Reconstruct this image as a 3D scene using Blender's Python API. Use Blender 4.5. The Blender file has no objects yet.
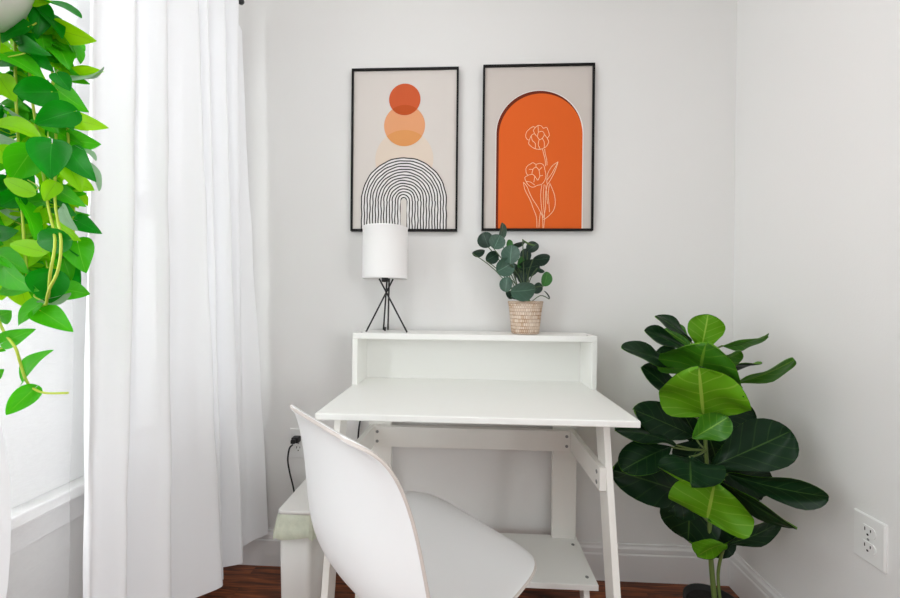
import bpy, math, random
from mathutils import Vector, Matrix
from math import sin, cos, pi, radians as R

S = bpy.context.scene
COL = S.collection

# ------------------------------------------------------------------ camera
F_PX = 361.0
CAM = Vector((-0.9938, -1.3881, 1.0530))
YAW, PITCH, ROLL = 0.0442, -0.0024, 0.0100
fwd = Vector((-sin(YAW)*cos(PITCH), cos(YAW)*cos(PITCH), sin(PITCH)))
rt0 = Vector((cos(YAW), sin(YAW), 0)); up0 = rt0.cross(fwd)
rt = rt0*cos(ROLL)+up0*sin(ROLL); up = up0*cos(ROLL)-rt0*sin(ROLL)
cd = bpy.data.cameras.new('camera'); cam = bpy.data.objects.new('camera', cd); COL.objects.link(cam)
cd.sensor_fit = 'HORIZONTAL'; cd.sensor_width = 36; cd.lens = F_PX/900*36; cd.clip_start = .02
m = Matrix.Identity(4)
for i in range(3):
    m[i][0] = rt[i]; m[i][1] = up[i]; m[i][2] = -fwd[i]; m[i][3] = CAM[i]
cam.matrix_world = m
S.camera = cam

def at(px, py, d):
    """world point seen at a photo pixel, d metres in front of the camera"""
    return CAM + fwd*d + rt*((px-450)/F_PX*d) - up*((py-299)/F_PX*d)

# ------------------------------------------------------------------ materials
def srgb(r, g, b):
    def f(c):
        c /= 255
        return c/12.92 if c <= .04045 else ((c+.055)/1.055)**2.4
    return (f(r), f(g), f(b), 1)

def mat(name, col, rough=.5, bump=0, bscale=200, var=0, vscale=6, spec=.5, coat=0, trans=0, tcol=None):
    M = bpy.data.materials.new(name); M.use_nodes = True
    N = M.node_tree.nodes; L = M.node_tree.links
    b = N['Principled BSDF']; b.inputs['Base Color'].default_value = col
    b.inputs['Roughness'].default_value = rough; b.inputs['Specular IOR Level'].default_value = spec
    b.inputs['Coat Weight'].default_value = coat
    tc = N.new('ShaderNodeTexCoord')
    if var:
        n = N.new('ShaderNodeTexNoise'); n.inputs['Scale'].default_value = vscale; n.inputs['Detail'].default_value = 4
        L.new(tc.outputs['Object'], n.inputs['Vector'])
        mx = N.new('ShaderNodeMix'); mx.data_type = 'RGBA'
        mx.inputs[6].default_value = tuple(c*(1-var) for c in col[:3])+(1,)
        mx.inputs[7].default_value = tuple(min(1, c*(1+var)) for c in col[:3])+(1,)
        L.new(n.outputs['Fac'], mx.inputs[0]); L.new(mx.outputs[2], b.inputs['Base Color'])
    if bump:
        n = N.new('ShaderNodeTexNoise'); n.inputs['Scale'].default_value = bscale; n.inputs['Detail'].default_value = 3
        L.new(tc.outputs['Object'], n.inputs['Vector'])
        bp = N.new('ShaderNodeBump'); bp.inputs['Strength'].default_value = bump; bp.inputs['Distance'].default_value = .002
        L.new(n.outputs['Fac'], bp.inputs['Height']); L.new(bp.outputs['Normal'], b.inputs['Normal'])
    if trans:
        t = N.new('ShaderNodeBsdfTranslucent'); t.inputs['Color'].default_value = tcol or col
        ms = N.new('ShaderNodeMixShader'); ms.inputs[0].default_value = trans
        o = N['Material Output']
        L.new(b.outputs[0], ms.inputs[1]); L.new(t.outputs[0], ms.inputs[2]); L.new(ms.outputs[0], o.inputs[0])
    return M

M_WALL = mat('wall_paint', srgb(229, 228, 226), .6, .12, 220, .012, 3, .3)
M_CEIL = mat('ceiling_paint', srgb(238, 238, 236), .7)
M_TRIM = mat('trim_paint', srgb(234, 233, 232), .4, .05, 60)
M_DESK = mat('white_laminate', srgb(238, 238, 234), .42, .04, 120, .01, 8)
M_DESKW = mat('white_painted_wood', srgb(236, 234, 228), .45, .06, 90, .015, 12)
M_EDGE = mat('desk_edge_band', srgb(226, 221, 212), .5)
M_CHAIR = mat('white_moulded_plastic', srgb(230, 230, 230), .42, .03, 300)
M_CHSHADE = mat('shaded_edge_plastic', srgb(190, 181, 174), .5)  # shading of the backrest edge put into the rim colour
M_CHLEG = mat('pale_beech_wood', srgb(196, 160, 118), .5, .1, 60, .1, 14)
M_BLACK = mat('black_metal', srgb(26, 26, 28), .45)
M_STEEL = mat('screw_steel', srgb(150, 150, 150), .35); M_STEEL.node_tree.nodes['Principled BSDF'].inputs['Metallic'].default_value = .9
M_HOLE = mat('dark_recess', srgb(40, 38, 36), .8)
M_FRAME = mat('black_picture_frame', srgb(14, 13, 13), .5, 0, 200, 0, 6, .2)
M_SHADE = mat('white_lamp_linen', srgb(252, 251, 250), .85, .15, 500, 0, 6, .2, 0, .18)
M_BIN = mat('white_bin_plastic', srgb(232, 230, 226), .4)
M_BAG = mat('green_film', srgb(228, 236, 214), .25, .6, 60, .25, 45, .5, 0, .25, srgb(235, 245, 225))
M_PLATE = mat('white_outlet_plastic', srgb(232, 232, 230), .35)
M_CORD = mat('black_rubber', srgb(24, 24, 25), .5)
M_CORDR = mat('copper_cord_tip', srgb(150, 70, 45), .5)
M_POTB = mat('black_nursery_pot', srgb(30, 29, 28), .5)
M_SOIL = mat('dark_soil', srgb(34, 28, 24), .95, 1, 120, .4, 60)
M_CER = mat('white_ceramic', srgb(232, 230, 226), .3)
M_TWINE = mat('brown_jute_twine', srgb(150, 120, 90), .9, .6, 300)
M_TRUNK = mat('green_brown_stem', srgb(96, 116, 52), .55, .2, 80, .2, 30)
M_VINE = mat('yellow_green_vine', srgb(178, 196, 60), .5)
M_STEMS = mat('green_small_stem', srgb(74, 96, 58), .6)
M_MOSS = mat('bright_green_moss', srgb(66, 134, 30), .9, 1, 200, .3, 80)

def leaf_mat(name, col, vein, rough=.35, trans=.3, tcol=None, nv=7, vein_w=.06, spec=.5, var=.12, side=.5):
    """leaf with a midrib and side veins drawn from the blade's own UV (u across 0..1, v along)"""
    M = mat(name, col, rough, 0, 100, 0, 20, spec, 0, trans, tcol)
    N = M.node_tree.nodes; L = M.node_tree.links; b = N['Principled BSDF']
    uv = N.new('ShaderNodeUVMap'); sp = N.new('ShaderNodeSeparateXYZ'); L.new(uv.outputs[0], sp.inputs[0])
    def mth(op, a, bb=None):
        n = N.new('ShaderNodeMath'); n.operation = op
        for i, v in enumerate((a, bb)):
            if v is None: continue
            if isinstance(v, (int, float)): n.inputs[i].default_value = v
            else: L.new(v, n.inputs[i])
        return n.outputs[0]
    ac = mth('ABSOLUTE', mth('SUBTRACT', sp.outputs[0], .5))
    mid = mth('LESS_THAN', ac, vein_w*.4)
    ph = mth('FRACT', mth('SUBTRACT', mth('MULTIPLY', sp.outputs[1], nv), mth('MULTIPLY', ac, 3.2)))
    sv = mth('MULTIPLY', mth('LESS_THAN', ph, .1), side)
    fac = mth('MAXIMUM', mid, sv)
    tc = N.new('ShaderNodeTexCoord'); n = N.new('ShaderNodeTexNoise'); n.inputs['Scale'].default_value = 14
    L.new(tc.outputs['Object'], n.inputs['Vector'])
    m1 = N.new('ShaderNodeMix'); m1.data_type = 'RGBA'
    m1.inputs[6].default_value = tuple(c*(1-var*2) for c in col[:3])+(1,); m1.inputs[7].default_value = tuple(c*(1+var*2) for c in col[:3])+(1,)
    L.new(n.outputs['Fac'], m1.inputs[0])
    m2 = N.new('ShaderNodeMix'); m2.data_type = 'RGBA'; m2.inputs[7].default_value = vein
    L.new(m1.outputs[2], m2.inputs[6]); L.new(fac, m2.inputs[0]); L.new(m2.outputs[2], b.inputs['Base Color'])
    bp = N.new('ShaderNodeBump'); bp.inputs['Strength'].default_value = .35; bp.inputs['Distance'].default_value = .002
    L.new(fac, bp.inputs['Height']); L.new(bp.outputs['Normal'], b.inputs['Normal'])
    return M

L_FTOP = leaf_mat('fig_leaf_upper', srgb(17, 44, 22), srgb(58, 88, 40), .34, .05, srgb(60, 110, 20), 8, .035, .14, .12, .3)
L_FUND = leaf_mat('fig_leaf_underside', srgb(96, 158, 14), srgb(160, 196, 70), .5, .22, srgb(120, 190, 20), 8, .05, .3, .1, .45)
L_FMID = leaf_mat('fig_leaf_young', srgb(58, 120, 16), srgb(120, 170, 50), .42, .18, srgb(90, 160, 20), 8, .045, .4, .1, .4)
L_EU = leaf_mat('grey_green_round_leaf', srgb(52, 84, 68), srgb(96, 128, 108), .4, .06, None, 6, .05, .5, .2, .3)
L_EUD = leaf_mat('dark_green_round_leaf', srgb(26, 54, 40), srgb(60, 90, 70), .42, .06, None, 6, .05, .5, .2, .3)
L_EUG = leaf_mat('fresh_green_round_leaf', srgb(48, 112, 40), srgb(80, 140, 60), .45, .15, None, 6, .05, .5, .15, .3)
L_PD = leaf_mat('pothos_deep_green', srgb(6, 122, 14), srgb(40, 160, 36), .42, .38, srgb(10, 165, 6), 5, .03, .25, .15, .15)
L_PM = leaf_mat('pothos_mid_green', srgb(62, 172, 12), srgb(120, 200, 50), .42, .45, srgb(80, 205, 6), 5, .035, .25, .15, .2)
L_PL = leaf_mat('pothos_lime_green', srgb(150, 216, 14), srgb(106, 176, 20), .42, .5, srgb(165, 235, 8), 5, .04, .25, .12, .2)
L_PP = leaf_mat('pothos_pale_grey_green', srgb(150, 186, 150), srgb(180, 210, 180), .45, .35, None, 5, .04, .4, .12, .2)

def sheer(name, transp, transl=.5, col=(.93, .93, .935, 1)):
    M = bpy.data.materials.new(name); M.use_nodes = True; N = M.node_tree.nodes; L = M.node_tree.links
    N.remove(N['Principled BSDF']); o = N['Material Output']
    d = N.new('ShaderNodeBsdfDiffuse'); d.inputs[0].default_value = col
    t = N.new('ShaderNodeBsdfTranslucent'); t.inputs[0].default_value = col
    tr = N.new('ShaderNodeBsdfTransparent')
    m1 = N.new('ShaderNodeMixShader'); m1.inputs[0].default_value = transl
    L.new(d.outputs[0], m1.inputs[1]); L.new(t.outputs[0], m1.inputs[2])
    tc = N.new('ShaderNodeTexCoord'); mp = N.new('ShaderNodeMapping'); mp.inputs['Scale'].default_value = (90, 90, 420)
    n = N.new('ShaderNodeTexNoise'); n.inputs['Scale'].default_value = 1; n.inputs['Detail'].default_value = 3
    L.new(tc.outputs['Object'], mp.inputs[0]); L.new(mp.outputs[0], n.inputs['Vector'])
    mr = N.new('ShaderNodeMapRange'); mr.inputs['From Min'].default_value = .3; mr.inputs['From Max'].default_value = .7
    mr.inputs['To Min'].default_value = transp*.97; mr.inputs['To Max'].default_value = transp*1.03
    L.new(n.outputs['Fac'], mr.inputs[0])
    m2 = N.new('ShaderNodeMixShader'); L.new(mr.outputs[0], m2.inputs[0])
    L.new(m1.outputs[0], m2.inputs[1]); L.new(tr.outputs[0], m2.inputs[2]); L.new(m2.outputs[0], o.inputs[0])
    return M
M_SHEER = sheer('white_sheer_voile', .07, .05, (.915, .922, .935, 1))
M_SHEERT = sheer('thin_sheer_voile', .82, .1)

def floor_mat():
    M = bpy.data.materials.new('dark_oak_boards'); M.use_nodes = True; N = M.node_tree.nodes; L = M.node_tree.links
    b = N['Principled BSDF']; b.inputs['Roughness'].default_value = .38
    tc = N.new('ShaderNodeTexCoord')
    br = N.new('ShaderNodeTexBrick'); br.inputs['Scale'].default_value = 1; br.inputs['Brick Width'].default_value = .9
    br.inputs['Row Height'].default_value = .062; br.inputs['Mortar Size'].default_value = .0012; br.offset = .37
    br.inputs['Color1'].default_value = (.2, .2, .2, 1); br.inputs['Color2'].default_value = (.9, .9, .9, 1); br.inputs['Mortar'].default_value = (0, 0, 0, 1)
    L.new(tc.outputs['Object'], br.inputs['Vector'])
    mp = N.new('ShaderNodeMapping'); mp.inputs['Scale'].default_value = (5, 70, 1); L.new(tc.outputs['Object'], mp.inputs[0])
    ad = N.new('ShaderNodeVectorMath'); ad.operation = 'ADD'; L.new(mp.outputs[0], ad.inputs[0])
    sc = N.new('ShaderNodeVectorMath'); sc.operation = 'SCALE'; sc.inputs['Scale'].default_value = 13; L.new(br.outputs['Color'], sc.inputs[0]); L.new(sc.outputs[0], ad.inputs[1])
    n = N.new('ShaderNodeTexNoise'); n.inputs['Scale'].default_value = 1; n.inputs['Detail'].default_value = 6; n.inputs['Distortion'].default_value = 1.2
    L.new(ad.outputs[0], n.inputs['Vector'])
    cr = N.new('ShaderNodeValToRGB'); e = cr.color_ramp.elements
    e[0].position = .32; e[0].color = srgb(62, 30, 15); e[1].position = .72; e[1].color = srgb(176, 98, 50)
    x = e.new(.5); x.color = srgb(122, 64, 33)
    L.new(n.outputs['Fac'], cr.inputs[0])
    mx = N.new('ShaderNodeMix'); mx.data_type = 'RGBA'; mx.blend_type = 'MULTIPLY'; mx.inputs[0].default_value = .35
    L.new(cr.outputs[0], mx.inputs[6]); L.new(br.outputs['Color'], mx.inputs[7]); L.new(mx.outputs[2], b.inputs['Base Color'])
    return M
M_FLOOR = floor_mat()

def weave_mat():
    M = bpy.data.materials.new('woven_seagrass'); M.use_nodes = True; N = M.node_tree.nodes; L = M.node_tree.links
    b = N['Principled BSDF']; b.inputs['Roughness'].default_value = .9
    uv = N.new('ShaderNodeUVMap'); mp = N.new('ShaderNodeMapping'); mp.inputs['Scale'].default_value = (44, 26, 1); L.new(uv.outputs[0], mp.inputs[0])
    ck = N.new('ShaderNodeTexBrick'); ck.inputs['Scale'].default_value = 1; ck.inputs['Brick Width'].default_value = 1; ck.inputs['Row Height'].default_value = 1
    ck.inputs['Mortar Size'].default_value = .14; ck.inputs['Mortar Smooth'].default_value = .8
    ck.inputs['Color1'].default_value = srgb(236, 218, 200); ck.inputs['Color2'].default_value = srgb(212, 180, 150); ck.inputs['Mortar'].default_value = srgb(172, 132, 98)
    L.new(mp.outputs[0], ck.inputs['Vector'])
    n = N.new('ShaderNodeTexNoise'); n.inputs['Scale'].default_value = 22; n.inputs['Detail'].default_value = 4
    tc = N.new('ShaderNodeTexCoord'); L.new(tc.outputs['Object'], n.inputs['Vector'])
    mr = N.new('ShaderNodeMapRange'); mr.inputs['From Min'].default_value = .42; mr.inputs['From Max'].default_value = .62; L.new(n.outputs['Fac'], mr.inputs[0])
    mx = N.new('ShaderNodeMix'); mx.data_type = 'RGBA'; mx.inputs[7].default_value = srgb(234, 220, 204)
    ms = N.new('ShaderNodeMath'); ms.operation = 'MULTIPLY'; ms.inputs[1].default_value = .45; L.new(mr.outputs[0], ms.inputs[0]); L.new(ms.outputs[0], mx.inputs[0])
    L.new(ck.outputs['Color'], mx.inputs[6]); L.new(mx.outputs[2], b.inputs['Base Color'])
    bp = N.new('ShaderNodeBump'); bp.inputs['Strength'].default_value = .8; bp.inputs['Distance'].default_value = .004
    L.new(ck.outputs['Fac'], bp.inputs['Height']); bp.invert = True; L.new(bp.outputs['Normal'], b.inputs['Normal'])
    return M
M_WEAVE = weave_mat()

# ------------------------------------------------------------------ mesh helpers
class MB:
    def __init__(s): s.v = []; s.f = []; s.mi = []; s.uv = []; s.sm = []
    def face(s, idx, mi=0, uv=None, smooth=False):
        s.f.append(tuple(idx)); s.mi.append(mi); s.uv.append(uv or [(0, 0)]*len(idx)); s.sm.append(smooth)
    def box(s, lo, hi, mi=0):
        x0, y0, z0 = lo; x1, y1, z1 = hi; b = len(s.v)
        s.v += [(x0,y0,z0),(x1,y0,z0),(x1,y1,z0),(x0,y1,z0),(x0,y0,z1),(x1,y0,z1),(x1,y1,z1),(x0,y1,z1)]
        for q in ((0,3,2,1),(4,5,6,7),(0,1,5,4),(1,2,6,5),(2,3,7,6),(3,0,4,7)): s.face([b+i for i in q], mi)
    def hexa(s, bot, top, mi=0):
        b = len(s.v); s.v += [tuple(p) for p in bot]+[tuple(p) for p in top]
        for q in ((0,3,2,1),(4,5,6,7),(0,1,5,4),(1,2,6,5),(2,3,7,6),(3,0,4,7)): s.face([b+i for i in q], mi)
    def tube(s, pts, rad, n=8, mi=0, cap=True):
        pts = [Vector(p) for p in pts]; k = len(pts)
        if not isinstance(rad, (list, tuple)): rad = [rad]*k
        b = len(s.v); ref = None
        for i, p in enumerate(pts):
            t = (pts[min(i+1, k-1)]-pts[max(i-1, 0)]).normalized()
            if ref is None: ref = t.orthogonal().normalized()
            a = (ref - t*ref.dot(t)).normalized(); ref = a; c = t.cross(a)
            for j in range(n):
                g = 2*pi*j/n; s.v.append(tuple(p+(a*cos(g)+c*sin(g))*rad[i]))
        for i in range(k-1):
            for j in range(n):
                j2 = (j+1) % n
                s.face([b+i*n+j, b+i*n+j2, b+(i+1)*n+j2, b+(i+1)*n+j], mi, None, True)
        if cap:
            s.face([b+j for j in range(n)][::-1], mi); s.face([b+(k-1)*n+j for j in range(n)], mi)
    def lathe(s, prof, c, n=40, mi=0, caps=True):
        b = len(s.v); k = len(prof); cx, cy, cz = c
        for (r, z) in prof:
            for j in range(n):
                g = 2*pi*j/n; s.v.append((cx+r*cos(g), cy+r*sin(g), cz+z))
        for i in range(k-1):
            for j in range(n):
                j2 = (j+1) % n; v0, v1 = i/(k-1), (i+1)/(k-1)
                s.face([b+i*n+j, b+i*n+j2, b+(i+1)*n+j2, b+(i+1)*n+j], mi, [(j/n, v0), ((j+1)/n, v0), ((j+1)/n, v1), (j/n, v1)], True)
        if caps: s.face([b+j for j in range(n)][::-1], mi); s.face([b+(k-1)*n+j for j in range(n)], mi)
    def grid(s, P, mi=0, smooth=True):
        b = len(s.v); r = len(P); c = len(P[0])
        for row in P: s.v += [tuple(p) for p in row]
        for i in range(r-1):
            for j in range(c-1):
                s.face([b+i*c+j, b+i*c+j+1, b+(i+1)*c+j+1, b+(i+1)*c+j], mi,
                       [(j/(c-1), i/(r-1)), ((j+1)/(c-1), i/(r-1)), ((j+1)/(c-1), (i+1)/(r-1)), (j/(c-1), (i+1)/(r-1))], smooth)
    def poly(s, pts, mi=0):
        b = len(s.v); s.v += [tuple(p) for p in pts]; s.face(range(b, b+len(pts)), mi)
    def build(s, name, mats, parent=None, bevel=0, subsurf=0, solid=0):
        me = bpy.data.meshes.new(name)
        off = Vector((0, 0, 0))
        if parent is not None: off = parent.location
        me.from_pydata([tuple(Vector(v)-off) for v in s.v], [], s.f)
        if not isinstance(mats, (list, tuple)): mats = [mats]
        for q in mats: me.materials.append(q)
        ul = me.uv_layers.new(name='UVMap'); li = 0
        for i, p in enumerate(me.polygons):
            p.material_index = s.mi[i]; p.use_smooth = s.sm[i]
            for q in s.uv[i]: ul.data[li].uv = q; li += 1
        o = bpy.data.objects.new(name, me); COL.objects.link(o)
        if parent is not None: o.parent = parent
        if solid:
            d = o.modifiers.new('solid', 'SOLIDIFY'); d.thickness = solid; d.offset = 0
        if subsurf:
            d = o.modifiers.new('sub', 'SUBSURF'); d.levels = subsurf; d.render_levels = subsurf
        if bevel:
            d = o.modifiers.new('bev', 'BEVEL'); d.width = bevel; d.segments = 2; d.limit_method = 'ANGLE'
        return o

def thing(name, loc, label, cat, group=None):
    o = bpy.data.objects.new(name, None); COL.objects.link(o); o.location = loc; o.empty_display_size = .05
    o['label'] = label; o['category'] = cat
    if group: o['group'] = group
    return o
def tag(o, label, cat, group=None):
    o['label'] = label; o['category'] = cat
    if group: o['group'] = group
    return o
def struct(o): o['kind'] = 'structure'; return o
def boxobj(name, lo, hi, m_, parent=None, bevel=.0015):
    b = MB(); b.box(lo, hi); return b.build(name, m_, parent, bevel)
def sub(name, o_parent, mb, m_, **k):
    """a sub-part: its parent is a part whose own origin is the thing's origin"""
    o = mb.build(name, m_, None, **k); o.parent = o_parent
    o.matrix_parent_inverse = Matrix.Translation(o_parent_world(o_parent)).inverted(); return o
def o_parent_world(o):
    v = Vector(o.location)
    while o.parent: o = o.parent; v = v+o.location
    return v
def smooth_path(pts, n=6):
    pts = [Vector(p) for p in pts]; out = []
    for i in range(len(pts)-1):
        p0 = pts[max(i-1, 0)]; p1 = pts[i]; p2 = pts[i+1]; p3 = pts[min(i+2, len(pts)-1)]
        for k in range(n):
            t = k/n
            out.append(.5*((2*p1)+(p2-p0)*t+(2*p0-5*p1+4*p2-p3)*t*t+(3*p1-p0-3*p2+p3)*t**3))
    out.append(pts[-1]); return out

# ------------------------------------------------------------------ room shell
XL, XR, YB, YF, ZC = -1.98, 0.0, 0.0, -4.2, 2.55
WY0, WY1, WZ0, WZ1 = -2.05, -.20, .59, 2.12      # window opening
VY0, VY1 = -3.85, -2.65                          # an added, unseen window further along the wall, to let in fill
TH = .14
struct(boxobj('floor', (XL-TH, YF, -.05), (XR+1.6, YB+TH, 0), M_FLOOR, None, 0))
struct(boxobj('ceiling', (XL-TH, YF, ZC), (XR+1.6, YB+TH, ZC+.05), M_CEIL, None, 0))
struct(boxobj('wall_back', (XL-TH, YB, 0), (XR+TH, YB+TH, ZC), M_WALL, None, 0))
struct(boxobj('wall_right', (XR, -1.35, 0), (XR+TH, YB, ZC), M_WALL, None, 0))
b = MB()
for a, e in ((YF, VY0), (VY1, WY0), (WY1, YB)): b.box((XL-TH, a, 0), (XL, e, ZC))
for a, e in ((WY0, WY1), (VY0, VY1)): b.box((XL-TH, a, 0), (XL, e, WZ0-.03)); b.box((XL-TH, a, WZ1), (XL, e, ZC))
struct(b.build('wall_left', M_WALL))

def baseboard(name, p0, p1, nrm):
    """stepped profile extruded along a wall; nrm points into the room"""
    prof = [(0, 0), (.013, 0), (.013, .098), (.010, .103), (.011, .106), (.011, .120), (.007, .127), (.006, .135), (0, .135)]
    b = MB(); p0 = Vector(p0); p1 = Vector(p1); n = Vector(nrm)
    k = len(prof)
    for p in (p0, p1):
        for (d, z) in prof: b.v.append(tuple(p+n*d+Vector((0, 0, z))))
    for i in range(k-1): b.face([i, i+1, k+i+1, k+i])
    b.face(list(range(k))[::-1]); b.face([k+i for i in range(k)])
    return struct(b.build(name, M_TRIM))
baseboard('baseboard_back', (XL, 0, 0), (XR, 0, 0), (0, -1, 0))
baseboard('baseboard_right', (0, 0, 0), (0, -1.35, 0), (-1, 0, 0))
baseboard('baseboard_left', (XL, YF, 0), (XL, 0, 0), (1, 0, 0))

# window: casing, sill, two sashes with panes
def build_window(name, WY0, WY1, PIERS):
    zm = 1.33
    wn = bpy.data.objects.new(name, None); COL.objects.link(wn); wn.location = (XL, (WY0+WY1)/2, WZ0); struct(wn)
    b = MB(); c = .07
    b.box((XL, WY0-c, WZ0), (XL+.018, WY0, WZ1+c)); b.box((XL, WY1, WZ0), (XL+.018, WY1+.06, WZ1+c)); b.box((XL, WY0, WZ1), (XL+.018, WY1, WZ1+c))
    b.build('casing', M_TRIM, wn, .003)
    b = MB(); b.box((XL-TH, WY0-c, WZ0-.028), (XL+.055, WY1+.07, WZ0)); b.build('sill', M_TRIM, wn, .004)
    b = MB(); b.box((XL, WY0-c, WZ0-.10), (XL+.016, WY1+.07, WZ0-.029)); b.build('apron', M_TRIM, wn, .003)
    for (a, e) in PIERS:
        b = MB(); b.box((XL-.12, a, WZ0), (XL+.004, e, WZ1)); b.box((XL+.004, a+.02, WZ0), (XL+.016, e-.02, WZ1)); b.build('mullion', M_TRIM, wn, .003)
    edges = [WY0]+[q for p in PIERS for q in p]+[WY1]
    for (y0, y1) in zip(edges[::2], edges[1::2]):
        for (z0, z1, xo) in ((WZ0, zm+.02, -.06), (zm-.02, WZ1, -.10)):
            b = MB(); w = .045; x0, x1 = XL+xo, XL+xo+.035
            b.box((x0, y0, z0), (x1, y0+w, z1)); b.box((x0, y1-w, z0), (x1, y1, z1)); b.box((x0, y0+w, z0), (x1, y1-w, z0+w)); b.box((x0, y0+w, z1-w), (x1, y1-w, z1))
            sash = b.build('sash', M_TRIM, wn, .002)
            if xo == -.06:
                b = MB(); b.box((x1-.002, (y0+y1)/2-.03, z1-.004), (x1+.012, (y0+y1)/2+.03, z1+.012)); sub('latch', sash, b, M_PLATE, bevel=.003)
            g = MB(); g.box((x0+.014, y0+w, z0+w), (x0+.018, y1-w, z1-w))
            GL = bpy.data.materials.get('window_glass')
            if not GL:
                GL = bpy.data.materials.new('window_glass'); GL.use_nodes = True; N = GL.node_tree.nodes; L = GL.node_tree.links
                N.remove(N['Principled BSDF']); tr = N.new('ShaderNodeBsdfTransparent'); tr.inputs[0].default_value = (.96, .97, .97, 1)
                gl = N.new('ShaderNodeBsdfGlossy'); gl.inputs['Roughness'].default_value = .02
                ms = N.new('ShaderNodeMixShader'); ms.inputs[0].default_value = .06
                L.new(tr.outputs[0], ms.inputs[1]); L.new(gl.outputs[0], ms.inputs[2]); L.new(ms.outputs[0], N['Material Output'].inputs[0])
            sub('pane', sash, g, GL)
build_window('window_1', WY0, WY1, [(-1.42, -1.35), (-.74, -.47)])      # posts between the three pairs of sashes
build_window('added_fill_window', VY0, VY1, [])  # added out of view for fill light

# ------------------------------------------------------------------ curtains and rod
ROD_X, ROD_Z = -1.83, 2.135
def curtain(name, top, bot, z_top, z_bot, m_, label, n=6, rows=40, ease=1.0, edge=None):
    tp = smooth_path([Vector((x, y, 0)) for x, y in top], n); bp_ = smooth_path([Vector((x, y, 0)) for x, y in bot], n)
    assert len(tp) == len(bp_)
    P = []
    for i in range(rows+1):
        t = i/rows; row = []
        for j, (a, c_) in enumerate(zip(tp, bp_)):
            q = j/(len(tp)-1); e = t**ease
            zt = z_top(q) if callable(z_top) else z_top; zb = z_bot(q) if callable(z_bot) else z_bot
            p = a.lerp(c_, e); p.z = zt+(zb-zt)*t
            p.x += .003*sin(9*q*pi+t*7)*t+.0022*sin(23*q*pi+t*11+2*sin(t*17))*sin(pi*t)
            if edge: p += edge(q, p.z)
            row.append(p)
        P.append(row)
    b = MB(); b.grid(P)
    # stitched hem band
    o = b.build(name, m_); tag(o, label, 'curtain', 'sheer window curtains'); return o

X = -1.84
main_top = [(-1.806,-.648),(-1.80,-.640),(-1.842,-.592),(-1.80,-.542),(-1.875,-.505),(-1.80,-.461),(-1.88,-.41),(-1.80,-.353),(-1.855,-.335),(-1.80,-.308),(-1.875,-.27),(-1.80,-.228),(-1.87,-.19),(-1.80,-.155),(-1.87,-.115),(-1.845,-.065)]
main_bot = [(-1.80,-.657),(-1.795,-.649),(-1.835,-.607),(-1.785,-.575),(-1.88,-.515),(-1.785,-.442),(-1.90,-.35),(-1.79,-.235),(-1.86,-.225),(-1.80,-.205),(-1.88,-.17),(-1.785,-.128),(-1.88,-.105),(-1.83,-.075),(-1.80,-.05),(-1.745,-.028)]
curtain('sheer_curtain', main_top, main_bot,
        lambda q: 2.10-.05*max(0, (q-.93)/.07)**1.5, lambda q: .095+(.04*max(0, (q-.8)/.2)), M_SHEER,
        'white sheer curtain in close folds beside the back wall and the desk', 7, 48, 1.1)
curtain('sheer_curtain', [(-1.875,-.84),(-1.868,-.77),(-1.872,-.69),(-1.874,-.606)], [(-1.875,-.90),(-1.868,-.80),(-1.872,-.71),(-1.876,-.624)], 2.10, .09, M_SHEERT,
        'thin see-through sheer panel behind the trailing plant over the window sill', 6)
def bulge(q, z):
    e = max(0, 1-((z-.66)/.25)**2)
    return Vector((.01*e, .024*e*q**3, 0))
curtain('sheer_curtain', [(-1.84,-1.03),(-1.80,-1.005),(-1.87,-.98),(-1.80,-.955),(-1.87,-.93),(-1.80,-.905),(-1.85,-.87),(-1.805,-.835)],
        [(-1.85,-1.02),(-1.79,-.995),(-1.87,-.97),(-1.79,-.945),(-1.87,-.92),(-1.79,-.89),(-1.86,-.85),(-1.80,-.802)], 2.10, .09, M_SHEER,
        'white sheer curtain at the left edge of the photo below the trailing plant', 7, 40, 1.0, bulge)
rod = thing('curtain_rod', (ROD_X, -.7, ROD_Z), 'dark curtain rod end above the sheer curtains in the corner', 'curtain rod')
b = MB(); b.tube([(ROD_X, -2.42, ROD_Z), (ROD_X, -.10, ROD_Z)], .008, 12); b.build('pole', M_BLACK, rod)
for y in (-2.42, -.10):
    b = MB(); b.lathe([(0.001, -.0), (.011, .002), (.013, .01), (.011, .018), (.001, .02)], (0, 0, 0), 14)
    b.v = [(ROD_X+v[0], y-.01*(1 if y < -1 else 0)+v[2]*.9-.008, ROD_Z+v[1]) for v in b.v]; b.build('finial', M_BLACK, rod)
for y in (-2.36, -.15):
    b = MB(); b.box((XL, y-.012, ROD_Z-.03), (XL+.006, y+.012, ROD_Z+.03)); b.tube([(XL+.003, y, ROD_Z-.0), (ROD_X, y, ROD_Z-.0)], .006, 8); b.build('bracket', M_BLACK, rod)

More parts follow.
